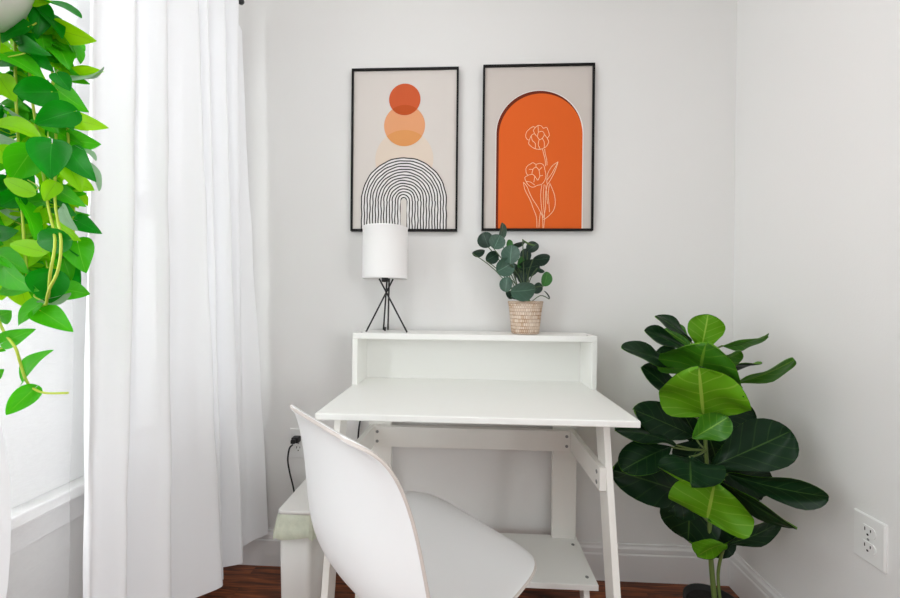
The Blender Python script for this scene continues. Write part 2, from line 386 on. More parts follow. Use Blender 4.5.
# ------------------------------------------------------------------ framed prints
def framed(name, x0, x1, z0, z1, label, art):
    root = thing(name, ((x0+x1)/2, 0, (z0+z1)/2), label, 'picture')
    fw, yb, yf = .0075, 0.0, -.02
    b = MB()
    o4 = [(x0, z0), (x1, z0), (x1, z1), (x0, z1)]; i4 = [(x0+fw, z0+fw), (x1-fw, z0+fw), (x1-fw, z1-fw), (x0+fw, z1-fw)]
    for (q, y) in ((o4, yf), (i4, yf), (i4, -.013), (o4, yb)):
        for (x, z) in q: b.v.append((x, y, z))
    for k in range(4):
        k2 = (k+1) % 4
        b.face([k, k2, 4+k2, 4+k]); b.face([4+k, 4+k2, 8+k2, 8+k]); b.face([12+k2, 12+k, 0+k, 0+k2][::-1] if 0 else [12+k, 12+k2, k2, k])
    b.build('frame', M_FRAME, root)
    p = MB(); y0 = -.0125
    p.poly([(x, y0, z) for x, z in ((x0+.003, z0+.003), (x1-.003, z0+.003), (x1-.003, z1-.003), (x0+.003, z1-.003))], 0)
    mats = art(p, x0+fw, x1-fw, z0+fw, z1-fw, y0)
    p.build('print', mats, root)
    return root
def ribbon(p, pts, w, y, mi, closed=False):
    n = len(pts)
    L_, R_ = [], []
    for i, (x, z) in enumerate(pts):
        a = pts[max(i-1, 0)]; c_ = pts[min(i+1, n-1)]
        dx, dz = c_[0]-a[0], c_[1]-a[1]; l = math.hypot(dx, dz) or 1
        nx, nz = -dz/l*w/2, dx/l*w/2
        L_.append((x+nx, y, z+nz)); R_.append((x-nx, y, z-nz))
    b0 = len(p.v); p.v += L_+R_
    for i in range(n-1): p.face([b0+i, b0+n+i, b0+n+i+1, b0+i+1], mi)
def circle(cx, cz, r, n=64, a0=0, a1=2*pi): return [(cx+r*cos(a0+(a1-a0)*i/n), cz+r*sin(a0+(a1-a0)*i/n)) for i in range(n)]
def lens(c0, r0, c1, r1):
    """overlap of two circles on one vertical axis, upper c0, lower c1"""
    d = c0-c1; h = (d*d+r1*r1-r0*r0)/(2*d); a = math.sqrt(max(0, r1*r1-h*h)); pts = []
    t = math.atan2(h, a)
    for i in range(33):
        g = t+(pi-2*t)*i/32; pts.append((r1*cos(g), c1+r1*sin(g)))
    zz = c1+h-c0; t2 = math.atan2(zz, a)
    for i in range(1, 32):
        g = (-pi-t2)+(2*t2+pi)*i/32; pts.append((r0*cos(g), c0+r0*sin(g)))
    return pts
def paper(name, c_): return mat(name, c_, .75, .1, 400, .01, 10, .2)
def art_arches(p, x0, x1, z0, z1, y):
    mats = [paper('print_paper', srgb(216, 209, 203)), paper('rust_ink', srgb(203, 92, 52)), paper('peach_ink', srgb(226, 160, 116)),
            paper('dark_rust_ink', srgb(190, 82, 36)), paper('ochre_ink', srgb(221, 152, 92)), paper('sand_ink', srgb(222, 206, 190)),
            paper('black_ink', srgb(34, 30, 30)), paper('arch_white', srgb(232, 230, 228))]
    cx = (x0+x1)/2-.0005; zc = (z0+z1)/2
    rnd = random.Random(4)
    k = .0004
    cs = [(zc+.193, .0605), (zc+.093, .0790), (zc-.036, .112)]
    p.poly([(x, y-k, z) for x, z in circle(cx, cs[2][0], cs[2][1])], 5)
    p.poly([(x, y-2*k, z) for x, z in circle(cx, cs[1][0], cs[1][1])], 2)
    p.poly([(x, y-3*k, z) for x, z in circle(cx, cs[0][0], cs[0][1])], 1)
    p.poly([(cx+x, y-4*k, z) for x, z in lens(*cs[0], *cs[1])], 3)
    p.poly([(cx+x, y-4*k, z) for x, z in lens(*cs[1], *cs[2])], 4)
    R0 = .163; za = zc-.031-R0
    zb = z0-.0005
    arch = [(cx-R0, zb)]+[(cx-R0*cos(pi*i/48), za+R0*sin(pi*i/48)) for i in range(49)]+[(cx+R0, zb)]
    p.poly([(x, y-5*k, z) for x, z in arch], 7)
    N_ = 14
    for q in range(N_+1):
        r = R0-(R0-.0115)*q/N_
        ph1, ph2 = rnd.uniform(0, 6), rnd.uniform(0, 6)
        pts = []
        def wob(s): return .0007*sin(s*62+ph1)+.0006*sin(s*131+ph2)
        n = 26
        for i in range(n): 
            z = zb+(za-zb)*i/n; pts.append((cx-r-wob(z), z))
        for i in range(41):
            g = pi-pi*i/40; rr = r+wob(g*r*1.0+za) ; pts.append((cx+rr*cos(g), za+rr*sin(g)))
        for i in range(1, n+1):
            z = za-(za-zb)*i/n; pts.append((cx+r+wob(z+3), z))
        ribbon(p, pts, .0043, y-6*k, 6)
    op = [(cx-.0115, zb)]+[(cx-.0115*cos(pi*i/16), za-.004+.0115*sin(pi*i/16)) for i in range(17)]+[(cx+.0115, zb)]
    p.poly([(x, y-7*k, z) for x, z in op], 0)
    return mats
def art_flower(p, x0, x1, z0, z1, y):
    mats = [paper('print_paper_grey', srgb(205, 196, 189)), paper('orange_ink', srgb(222, 98, 36)), paper('dark_brown_ink', srgb(112, 42, 22)),
            paper('white_edge_ink', srgb(240, 234, 226)), paper('cream_line_ink', srgb(248, 222, 182))]
    k = .0004; W = x1-x0; H = z1-z0
    # print coordinates measured on the photographed print: 487..826 across, 47..560 down
    fx = lambda u: x0+(u-487)/339*W
    fz = lambda v: z1-(v-47)/513*H
    def archp(l, r, top):
        cx = (fx(l)+fx(r))/2; rr = (fx(r)-fx(l))/2; za = fz(top)-rr
        return [(cx-rr, z0-.0005)]+[(cx-rr*cos(pi*i/48), za+rr*sin(pi*i/48)) for i in range(49)]+[(cx+rr, z0-.0005)]
    p.poly([(x, y-k, z) for x, z in archp(523, 800, 121)], 3)
    p.poly([(x, y-2*k, z) for x, z in archp(525, 796, 123)], 2)
    p.poly([(x, y-3*k, z) for x, z in archp(533, 797, 132)], 1)
    def ln(c, w=.0016):
        q = []
        for (a, d) in c:
            X_ = 515+a/4.983; Y_ = 115+d/4.983
            q.append((fx((X_-330)*3.147), fz((Y_-50)*3.147)))
        ribbon(p, [(v.x, v.y) for v in smooth_path([Vector((a, d, 0)) for a, d in q], 3)], w, y-4*k, 4)
    for c in ([(95,50),(75,62),(60,80),(57,100),(65,115),(75,120),(72,135),(85,150),(105,162),(130,165),(150,158),(165,145),(172,125),(165,110),(175,95),(168,70),(160,55),(145,60),(135,48),(118,45),(105,55),(95,50)],
              [(75,120),(85,95),(100,85),(95,70),(105,55)], [(100,85),(115,100),(120,80),(140,75),(150,90),(140,110),(125,115),(115,100)], [(150,90),(165,110)],
              [(125,115),(120,140),(130,165)], [(140,110),(150,130),(150,158)], [(85,95),(90,120),(105,135),(105,162)], [(120,80),(118,45)],
              [(142,165),(148,190),(155,215),(158,250)], [(152,163),(156,190),(163,215),(165,245)],
              [(70,245),(60,260),(62,285),(70,295),(55,305),(60,325),(75,345),(95,355),(120,345),(140,340),(155,320),(160,295),(155,270),(148,245),(130,235),(110,240),(95,232),(80,240),(70,245)],
              [(70,295),(90,290),(105,300),(120,320),(130,300),(145,295)], [(90,290),(95,265),(110,255),(125,270),(130,300)], [(110,255),(110,240)], [(60,325),(85,330),(105,345)],
              [(105,300),(100,330)], [(95,265),(75,265)], [(125,270),(140,255)],
              [(220,228),(195,245),(180,265),(168,290),(165,320),(168,340),(185,315),(200,285),(212,255),(220,228)], [(165,320),(190,285),(220,228)],
              [(180,335),(195,370),(205,400),(208,440),(200,470),(185,490),(165,508),(150,518)], [(168,340),(160,380),(158,420),(160,460),(150,505)], [(178,340),(172,390),(176,430),(180,480)],
              [(48,330),(55,365),(70,395),(85,425),(100,465),(115,505),(118,558)], [(48,330),(65,350),(80,385),(95,415),(115,445),(135,480),(150,510)],
              [(140,345),(135,390),(138,440),(145,500),(148,560)], [(152,340),(148,390),(150,440),(155,500),(152,560)], [(135,480),(130,520),(128,558)], [(160,345),(165,400),(170,440)]):
        ln(c)
    return mats
framed('framed_print', -1.4405, -1.0297, 1.308, 1.930, 'black framed print of orange circles above a striped arch, over the lamp', art_arches)
framed('framed_print', -.9374, -.5218, 1.3107, 1.9353, 'black framed print of an orange arch with a line-drawn flower, over the small potted plant', art_flower)

# ------------------------------------------------------------------ desk
DL, DR, DH, DF, DB = -1.3846, -.5522, .7494, -.464, -.022
HS, HZ = -.158, .9296      # hutch front, hutch top
desk = thing('desk', ((DL+DR)/2, (DF+DB)/2, 0), 'white writing desk with raised shelf box and slanted legs against the back wall', 'desk')
top = boxobj('desktop', (DL, DF, DH-.018), (DR, DB, DH), [M_DESK], desk, .003)
for y0, y1 in ((DF+.02, DF+.05),):
    b = MB(); b.box((DL+.03, y0+.05, DH-.034), (DR-.19, y1+.05, DH-.0185)); b.build('under_rail', M_DESKW, desk, .002)
boxobj('hutch_top', (DL, HS, HZ-.020), (DR, DB, HZ), M_DESK, desk, .002)
for x in (DL, DR-.018):
    boxobj('hutch_side', (x, HS+.001, DH), (x+.018, DB, HZ-.020), M_DESK, desk, .0015)
boxobj('hutch_back', (DL+.018, DB-.012, DH), (DR-.018, DB-.004, HZ-.020), M_DESK, desk, 0)
for x in (DL+.018, DR-.03):
    b = MB(); b.lathe([(.0035, 0), (.0035, .0008), (.0, .001)], (x+.006, HS+.03, HZ), 12); b.build('screw_cap', M_STEEL, desk)
def screw(x, y, z, axis, parent):
    b = MB(); r = .0055; n = 12
    b.lathe([(r, 0), (r, .001), (.003, .0012), (.0026, .0004), (.0005, .0003)], (0, 0, 0), n)
    f = {'y': lambda v: (v[0], -v[2], v[1]), 'x': lambda v: (-v[2], v[0], v[1]), 'z': lambda v: v}[axis]
    b.v = [(x+f(v)[0], y+f(v)[1], z+f(v)[2]) for v in b.v]
    return sub('screw', parent, b, M_STEEL)
# slanted front legs
LX = (DL+.024, DR-.064)
for x in LX:
    b = MB(); t = .018
    def q(yc, z, w=.03): return [(x, yc-w, z), (x+t, yc-w, z), (x+t, yc+w, z), (x, yc+w, z)]
    b.hexa(q(-.50, 0), q(-.352, DH-.018)); b.build('front_leg', M_DESKW, desk, .0015)
# upright rear boards
for x0 in (DL+.032, DR-.032-.086):
    boxobj('rear_leg', (x0, -.052, 0), (x0+.086, -.034, DH-.018), M_DESKW, desk, .0015)
# crossbar and forward side bars
ZB = .505
cb = boxobj('crossbar', (DL+.042, -.075, ZB), (DR-.043, -.053, ZB+.074), M_DESKW, desk, .0015)
for x in (DL+.042+.028, DR-.043-.032):
    for dz in (.02, .055): screw(x, -.0752, ZB+dz, 'y', cb)
for sgn, x in ((1, LX[0]+.018), (-1, LX[1])):
    x0, x1 = (x, x+.018) if sgn > 0 else (x-.018, x); sp = 0 if sgn > 0 else .022
    b = MB(); b.hexa([(x0, -.412, ZB+.038), (x1, -.412, ZB+.038), (x1+sp, -.053, ZB), (x0+sp, -.053, ZB)], [(x0, -.412, ZB+.100), (x1, -.412, ZB+.100), (x1+sp, -.053, ZB+.074), (x0+sp, -.053, ZB+.074)])
    br = b.build('side_bar', M_DESKW, desk, .0015)
    if sgn < 0:
        for dz in (.05, .078): screw(x0+.001, -.388, ZB+dz+.002, 'x', br)
# lower shelf
LS = boxobj('lower_shelf', (DL+.027, -.2666, .1607), (DR-.027, -.034, .1787), M_DESK, desk, .0015)
for x in (DL+.06, DR-.052):
    for y in (-.235, -.085): screw(x, y, .1788, 'z', LS)
for x in (DL+.05, DR-.068):
    b = MB(); t = .018
    def q(yc, z, w=.024): return [(x, yc-w, z), (x+t, yc-w, z), (x+t, yc+w, z), (x, yc+w, z)]
    b.hexa(q(-.275, 0), q(-.225, .1605)); b.build('shelf_foot', M_DESKW, desk, .0015)

# ------------------------------------------------------------------ table lamp
LP = Vector((-1.283, -.112, HZ))
lamp = thing('table_lamp', LP, 'white drum shade table lamp on thin black crossed legs on the desk shelf', 'lamp')
b = MB(); rs = .079; z0, z1 = .190, .372
b.lathe([(rs-.001, z0), (rs, z0+.0005), (rs+.0008, z0+.003), (rs, z0+.005), (rs, z1-.005), (rs+.0008, z1-.003), (rs, z1), (rs-.0015, z1), (rs-.0015, z0), (rs-.001, z0)], LP, 64, 0, False)
sh = b.build('lamp_shade', M_SHADE, lamp)
b = MB(); b.tube([LP+Vector((-rs+.002, 0, z0+.02)), LP+Vector((rs-.002, 0, z0+.02))], .0015, 6); b.tube([LP+Vector((0, -rs+.002, z0+.02)), LP+Vector((0, rs-.002, z0+.02))], .0015, 6)
sub('shade_spider', sh, b, M_BLACK)
b = MB(); b.lathe([(.0005, .178), (.011, .179), (.012, .183), (.012, .20), (.014, .205), (.014, .245), (.0005, .248)], LP, 20, 0, False); b.build('socket', M_BLACK, lamp)
b = MB(); b.lathe([(.012, .248), (.016, .262), (.028, .29), (.031, .31), (.024, .332), (.0005, .342)], LP, 24, 0, False); b.build('bulb', M_CER, lamp)
for (fx_, fy_, tx_, ty_) in ((-.058, -.03, .028, .006), (.086, -.03, -.022, .006), (-.018, .062, .010, -.012), (-.002, .066, .018, -.014)):
    b = MB(); b.tube([LP+Vector((fx_, fy_, .003)), LP+Vector((tx_, ty_, .19))], .003, 8); b.build('leg', M_BLACK, lamp)

# ------------------------------------------------------------------ leaves
def leaf(b, base, tip, w, mi=0, mib=None, roll=0, cup=.12, droop=.0, shape='ovate', wave=0, seed=0, rows=9, cols=6, flip=False, toward=None):
    """a blade from base to tip, w wide; roll turns it about its own midrib away from facing the room"""
    base = Vector(base); tip = Vector(tip); ax = tip-base; ln = ax.length or 1e-4; a = ax/ln
    v = (toward or (CAM-(base+tip)/2)); n = v-a*v.dot(a)
    if n.length < 1e-4: n = a.orthogonal()
    n.normalize(); n = Matrix.Rotation(roll, 3, a) @ n; s = a.cross(n).normalized()
    rnd = random.Random(seed); ph = rnd.uniform(0, 6); ph2 = rnd.uniform(0, 6)
    P = []
    for i in range(rows+1):
        t = .5-.5*cos(pi*i/rows)
        if shape == 'ovate': hw = (sin(pi*min(1, t)**.62))**.85 if 0 < t < 1 else 0
        elif shape == 'heart': hw = (sin(pi*t**.58)**.72)*(1-.12*t) if 0 < t < 1 else 0
        elif shape == 'fiddle': hw = min(1, (t/.5))**.6*(.72+.28*min(1, t/.62)) * (1 if t < .66 else math.sqrt(max(0, 1-((t-.66)/.34)**2)))
        elif shape == 'broad': hw = max(0, 1-abs(2*t**.8-1)**2.4)**.5
        elif shape == 'round': hw = math.sqrt(max(0, 1-(2*t-1)**2))
        else: hw = sin(pi*t)
        hw = max(hw, .02)*w/2
        arc = 4*t*(1-t)*droop*ln
        row = []
        for j in range(cols+1):
            u = 2*j/cols-1
            back = .16*ln*(abs(u)**1.5)*(1-t)**3 if shape == 'heart' else 0
            h = cup*w*(u*u)*hw/(w/2)+arc+wave*w*(sin(t*9+ph+u*1.2)*abs(u)+.4*sin(u*5+ph2+t*3))
            row.append(base+a*(t*ln-back)+s*(u*hw)+n*h)
        P.append(row)
    if flip: P = [r[::-1] for r in P]
    if mib is None: b.grid(P, mi)
    else:
        off = n*.0007
        nn = -off if flip else off
        b.grid([[p+off for p in r] for r in P], mi); b.grid([[p-off for p in r][::-1] for r in P], mib)

# ------------------------------------------------------------------ small potted plant on the hutch
PP = Vector((at(525, 334, 1.285).x, -.095, HZ))
pp = thing('potted_plant', PP, 'small plant with round grey-green leaves in a woven basket pot on the desk shelf', 'plant')
b = MB()
prof = [(.0005, .001), (.046, .001), (.0485, .004), (.051, .03), (.054, .06), (.0575, .09), (.0605, .108), (.062, .112), (.0605, .116), (.056, .114), (.053, .098), (.0005, .097)]
b.lathe(prof, PP, 48, 0, False); b.build('basket_pot', M_WEAVE, pp)
b = MB(); rnd = random.Random(3)
P = []
for i in range(7):
    P.append([PP+Vector((.051*i/6*cos(g), .051*i/6*sin(g), .100+.014*(1-(i/6)**2)+rnd.uniform(0, .006))) for g in [2*pi*j/24 for j in range(25)]])
b.grid(P); b.build('moss', M_MOSS, pp)
dz = 1.285
eu = [  # centre px, width px, height px, tilt deg, depth offset, roll, material
    (501,231,11,17,10,.0,25,0),(486,240,15,16,-20,.0,-15,1),(497,242,15,15,25,-.035,0,0),(478.5,252,13,8,80,-.01,10,1),(492,257,14,12,60,-.01,20,1),
    (511,254.5,17,19,5,-.05,-10,0),(505,267,19,17,60,-.04,10,0),(506.5,284.5,12,15,5,-.05,-20,0),(523,290,25,17,85,-.075,0,0),(519,243,13,6,75,.02,10,1),
    (532.5,247.5,13,11,50,.02,-20,1),(529,242,14,5,115,-.01,25,2),(509,244,6,9,10,-.01,0,2),(541.5,258.5,17,12,85,-.02,10,1),(545.5,279,11,15,15,-.04,15,2),
    (528,267,22,13,80,.01,-15,1),(514,271,11,18,-30,.01,20,1),(516,294,12,10,60,.0,0,1),(546.5,295,4,10,-35,-.02,35,1),(534,268,10,12,30,.03,0,1),(522,278,10,12,-20,.0,20,1),
    (520,262,9,12,20,.0,30,2),(537,288,9,12,35,.01,10,1),(526,255,10,13,-10,.03,-20,1),(509,295,6,9,-30,.01,0,1),(541,270,8,4,120,-.02,0,1)]
fb = MB(); sb = MB()
for i, (cx, cy, w, h, tl, dd, rl, mi) in enumerate(eu):
    d = dz+dd; g = R(tl); long_, wide = max(w, h), min(w, h)
    if tl < 46 and tl > -46: ax = (sin(g), -cos(g))
    else: ax = (sin(g), -cos(g))
    hl = long_/2
    b0 = at(cx-ax[0]*hl, cy-ax[1]*hl, d); t0 = at(cx+ax[0]*hl, cy+ax[1]*hl, d)
    leaf(fb, b0, t0, 1.12*max(wide, long_*.78)*d/F_PX, mi, None, R(rl)+(math.acos(min(1, wide/(long_*.78))) if wide < long_*.78 else 0), .12, .06, 'round', .012, i, 10, 8)
    root_ = PP+Vector((rnd.uniform(-.02, .02), rnd.uniform(-.02, .02), .105))
    mid_ = root_.lerp(b0, .55)+Vector((0, 0, .02))
    sb.tube(smooth_path([root_, mid_, b0], 4), [.0017]*9, 6)
fb.build('foliage', [L_EU, L_EUD, L_EUG], pp); sb.build('stems', M_STEMS, pp)

# ------------------------------------------------------------------ fiddle leaf fig
FX = Vector((-.256, -.305, 0))
fig = thing('fiddle_leaf_fig', FX, 'tall fiddle-leaf plant with big dark and lime leaves on the floor in the corner', 'plant')
b = MB(); b.lathe([(.0005, 0), (.062, 0), (.066, .01), (.080, .15), (.083, .152), (.083, .165), (.078, .165), (.074, .145), (.0005, .144)], FX, 40, 0, False); b.build('pot', M_POTB, fig)
b = MB(); rnd = random.Random(8)
b.grid([[FX+Vector((.0735*i/6*cos(g), .0735*i/6*sin(g), .146+rnd.uniform(0, .008))) for g in [2*pi*j/28 for j in range(29)]] for i in range(7)]); b.build('soil', M_SOIL, fig)
D0 = 1.075
trunk = smooth_path([FX+Vector((0, 0, .14)), at(711, 560, D0), at(709, 500, D0), at(706, 450, D0-.01), at(703, 400, D0), at(700, 352, D0)], 5)
b = MB(); b.tube(trunk, [.0075-.004*i/(len(trunk)-1) for i in range(len(trunk))], 10)
b.tube(smooth_path([FX+Vector((.012, -.008, .14)), at(718, 575, D0-.01), at(724, 546, D0-.02)], 5), .0042, 8)
pb = b
figs = [ # base px, base depth off, tip px, tip depth off, width px, roll, top-mat, under-mat seen?, cup, shape
    ((701,350),0,(708,314),-.03,31,8,'U',.10),((691,342),0,(655,316),.05,24,62,'T',.1),((692,356),0,(644,331),.02,26,58,'T',.1),((690,346),.02,(664,329),.08,24,20,'M',.1),
    ((677,371),0,(622,348),-.05,27,58,'T',.1),((684,366),.03,(656,352),.08,24,20,'T',.1),((694,416),-.01,(641,367),-.03,29,48,'T',.14),((703,413),-.10,(699,368),-.17,74,0,'U',.10),
    ((700,374),-.04,(706,344),-.13,72,-8,'M',.18),((705,364),-.03,(742,352),-.08,30,62,'M',.12),((722,346),.01,(768,336),.0,24,68,'M',.08),((724,366),.03,(757,363),.05,24,76,'T',.05),
    ((733,384),-.02,(794,359),-.13,28,64,'M',.1),((693,438),-.10,(728,417),-.15,27,10,'M',.12),((694,436),.02,(634,410),.0,34,10,'T',.12),((676,445),-.02,(615,431),-.05,28,52,'T',.1),
    ((670,447),-.03,(622,470),-.08,34,20,'T',.1),((697,497),.02,(612,470),-.02,44,8,'T',.08),((692,470),.06,(688,541),.04,50,0,'T',.1),((690,457),-.10,(691,486),-.19,56,0,'T',.12),
    ((707,519),-.10,(715,482),-.13,68,0,'U',.12),((706,470),-.08,(797,529),-.20,27,58,'T',.1),((712,466),-.06,(791,431),-.12,46,6,'T',.08),((728,474),-.05,(829,496),-.20,31,38,'T',.14),
    ((714,468),.01,(772,484),-.02,32,20,'T',.1),((722,545),-.0,(780,520),-.03,24,48,'T',.1),((727,545),-.03,(697,556),-.06,24,50,'U',.1),((712,425),.04,(748,404),.03,36,10,'T',.1),
    ((714,496),.05,(704,552),.05,46,0,'T',.1),((700,445),.05,(676,400),.05,36,10,'T',.1),((706,450),.06,(730,470),.06,36,10,'T',.1),((722,505),.05,(742,545),.04,32,10,'T',.1),((690,500),.05,(668,470),.05,30,0,'T',.1),((704,440),.03,(684,470),.03,34,0,'T',.1),((704,420),.03,(716,458),.03,36,0,'T',.1),((704,400),.05,(664,396),.04,34,10,'T',.1),((706,470),.07,(668,512),.06,40,0,'T',.1),((706,440),.07,(752,440),.06,40,0,'T',.1),((705,380),.05,(735,395),.05,30,0,'T',.1),((708,480),.03,(760,500),.02,32,20,'T',.1)]
fb = MB()
for i, (bp_, bd, tp_, td, w, rl, kind, cup) in enumerate(figs):
    b0 = at(*bp_, D0+bd); t0 = at(*tp_, D0+td); ww = w*(D0+(bd+td)/2)/F_PX
    mi, mib = {'T': (0, 1), 'U': (1, 0), 'M': (2, 1)}[kind]
    leaf(fb, b0, t0, ww, mi, mib, R(rl), cup, .05, 'broad' if w > 65 else 'fiddle', .065, i, 16, 12)
    tz = min(trunk, key=lambda p: abs(p.z-(b0.z-.025)))
    pb.tube(smooth_path([tz, tz.lerp(b0, .5)+Vector((0, 0, -.004)), b0], 4), [.0028]*9, 6)
fb.build('foliage', [L_FTOP, L_FUND, L_FMID], fig); pb.build('stem', M_TRUNK, fig)

# ------------------------------------------------------------------ hanging pothos
HP = Vector((at(-68, 0, .465).x, at(-68, 0, .465).y, 1.42))
po = thing('hanging_plant', HP, 'trailing plant with heart-shaped green leaves in a white hanging pot by the window', 'plant')
b = MB(); b.lathe([(.0005, 0), (.04, .001), (.062, .012), (.08, .04), (.09, .075), (.093, .105), (.094, .115), (.089, .115), (.085, .09), (.0005, .085)], HP, 40, 0, False); b.build('pot', M_CER, po)
b = MB(); b.grid([[HP+Vector((.085*i/5*cos(g), .085*i/5*sin(g), .092+random.Random(i*40+int(g*9)).uniform(0, .008))) for g in [2*pi*j/24 for j in range(25)]] for i in range(6)]); b.build('soil', M_SOIL, po)
hk = HP+Vector((0, 0, .62))
for k in range(3):
    g = 2*pi*k/3+.4
    b = MB(); b.tube([HP+Vector((.093*cos(g), .093*sin(g), .105)), hk], .0022, 6); b.build('hanger_cord', M_TWINE, po)
b = MB(); b.tube([hk, Vector((HP.x, HP.y, ZC))], .003, 8); b.tube([Vector((HP.x, HP.y, ZC-.01)), Vector((HP.x, HP.y, ZC))], .015, 12); b.build('ceiling_hook', M_STEEL, po)
D1 = .56
pl = [ # base, tip, width px, mat (0 deep,1 mid,2 lime,3 pale), depth off
 (59,30,97,41,22,2,0),(40,4,36,37,20,0,-.02),(45,14,62,39,15,0,-.01),(50,3,82,18,6,0,-.02),(33,3,52,2,9,2,-.03),(62,34,80,64,10,1,.01),(28,27,2,43,15,0,-.03),(18,41,40,35,13,0,-.02),
 (8,57,43,79,16,1,-.04),(68,75,104,67,6,3,0),(68,79,104,72,14,2,.01),(58,75,70,91,17,0,-.03),(52,92,13,92,28,0,-.05),(52,52,77,76,23,1,.01),(58,90,89,112,26,1,.0),(0,78,16,102,22,2,-.02),
 (30,55,54,72,19,0,-.02),(24,44,52,56,17,0,-.02),(44,38,76,56,15,1,.01),(73,112,35,124,25,0,-.05),(74,120,109,128,18,2,0),(-2,125,42,140,18,2,-.03),(52,144,51,179,33,0,-.05),(32,150,12,179,29,1,-.03),
 (8,114,31,123,13,3,0),(0,148,12,167,21,2,-.02),(72,153,96,182,25,0,.0),(68,164,81,192,19,2,-.01),(32,192,4,179,17,2,-.03),(58,190,86,207,17,1,0),(55,184,44,201,15,2,-.02),(80,149,96,161,8,3,.01),
 (87,164,99,191,5,3,.01),(20,195,-2,206,19,0,-.02),(0,139,21,143,11,3,.0),(77,221,102,234,18,0,0),(78,243,86,273,26,1,0),(64,209,78,231,11,3,-.02),(58,224,81,241,13,2,-.01),(68,240,37,241,26,0,-.04),
 (43,252,10,243,18,2,-.03),(21,204,35,241,13,1,-.02),(0,232,19,231,19,0,-.01),(-2,254,29,274,21,1,-.02),(4,267,39,291,17,1,-.03),(32,285,-2,293,15,1,-.01),(50,273,50,303,32,0,-.04),(67,290,90,294,21,1,0),
 (44,301,71,293,9,3,-.03),(60,250,71,281,17,1,0),(41,311,73,332,23,1,-.02),(41,303,18,326,10,1,-.02),(5,342,36,329,18,1,-.03),(-2,316,12,311,20,1,-.02),(26,378,54,350,14,1,-.02),(34,389,6,415,20,1,-.03),
 (-4,350,6,351,5,1,-.01),(-6,376,4,369,12,1,-.01),(20,8,40,20,16,1,.02),(30,60,10,70,18,1,.02),(60,60,90,84,16,1,.03),(20,110,44,120,18,0,.02),(56,130,84,146,18,1,.02),(40,160,66,172,18,1,.03),(26,214,50,222,14,2,.02),(60,208,90,215,14,1,.02),
 (22,258,46,270,18,1,.02),(66,262,80,290,16,0,.02),(2,205,20,222,16,3,.01),(10,100,30,112,16,1,.01),(2,60,20,66,14,0,.0),(40,222,62,206,12,2,0),(52,232,70,220,12,1,.01),(82,196,88,206,8,2,.01)]
rnd = random.Random(12)
for k in range(150):
    yy = rnd.uniform(14, 285); xx = rnd.uniform(-10, 74 if yy < 200 else 62); g = rnd.uniform(-.6, pi+.6); l = rnd.uniform(18, 30)
    pl.append((xx, yy, xx+cos(g)*l, yy+abs(sin(g))*l, rnd.uniform(14, 24), rnd.choice((0, 1, 1, 2, 2)), rnd.uniform(.0, .03)))
fb = MB(); vb = MB()
for i, (x0, y0, x1, y1, w, mi, dd) in enumerate(pl):
    d = D1+dd; b0 = at(x0, y0, d); t0 = at(x1, y1, d+rnd.uniform(-.02, .01)); l = math.hypot(x1-x0, y1-y0); ww = w
    rl = 0
    if w < l*.5: ww = l*.62; rl = math.acos(min(1, w/ww))*rnd.choice((1, -1))
    leaf(fb, b0, t0, ww*d/F_PX, mi, None, rl+rnd.uniform(-.25, .25), .14, rnd.uniform(.03, .12), 'heart', .02, i, 12, 8)
def vine(pts, r=.0017): vb.tube(smooth_path([at(x, y, d) for x, y, d in pts], 5), r, 6)
vine([(10,-30,.53),(28,10,.55),(30,80,.56),(40,150,.55),(48,205,.54),(55,240,.51),(50,275,.505),(48,300,.53),(42,306,.54)])
vine([(0,-25,.53),(40,5,.56),(52,70,.57),(56,140,.56),(55,200,.54),(61,240,.51),(58,270,.505),(49,290,.505),(46,305,.53)])
vine([(-20,-20,.5),(0,20,.53),(-10,120,.53),(-8,230,.53),(-5,300,.535),(2,328,.535),(15,347,.52),(20,362,.525),(26,380,.53),(33,388,.53),(45,393,.53),(68,393,.53)])
vine([(20,-30,.52),(40,0,.55),(60,40,.57),(66,110,.57),(70,160,.57),(74,220,.57),(70,260,.57),(64,290,.56)])
vine([(-15,-25,.5),(12,15,.55),(16,100,.55),(20,170,.55),(24,240,.54),(28,285,.54)])
for k, (x0, y0, x1, y1, w, mi, dd) in enumerate(pl[:58]):
    if k % 2 == 0: vine([(x0, y0, D1+dd), ((x0+ (45 if y0 < 300 else 24))/2, y0-5, D1+dd+.01), (min(60, max(12, x0-4)), y0-12, D1+.005)], .0009)
fb.build('foliage', [L_PD, L_PM, L_PL, L_PP], po); vb.build('vines', M_VINE, po)

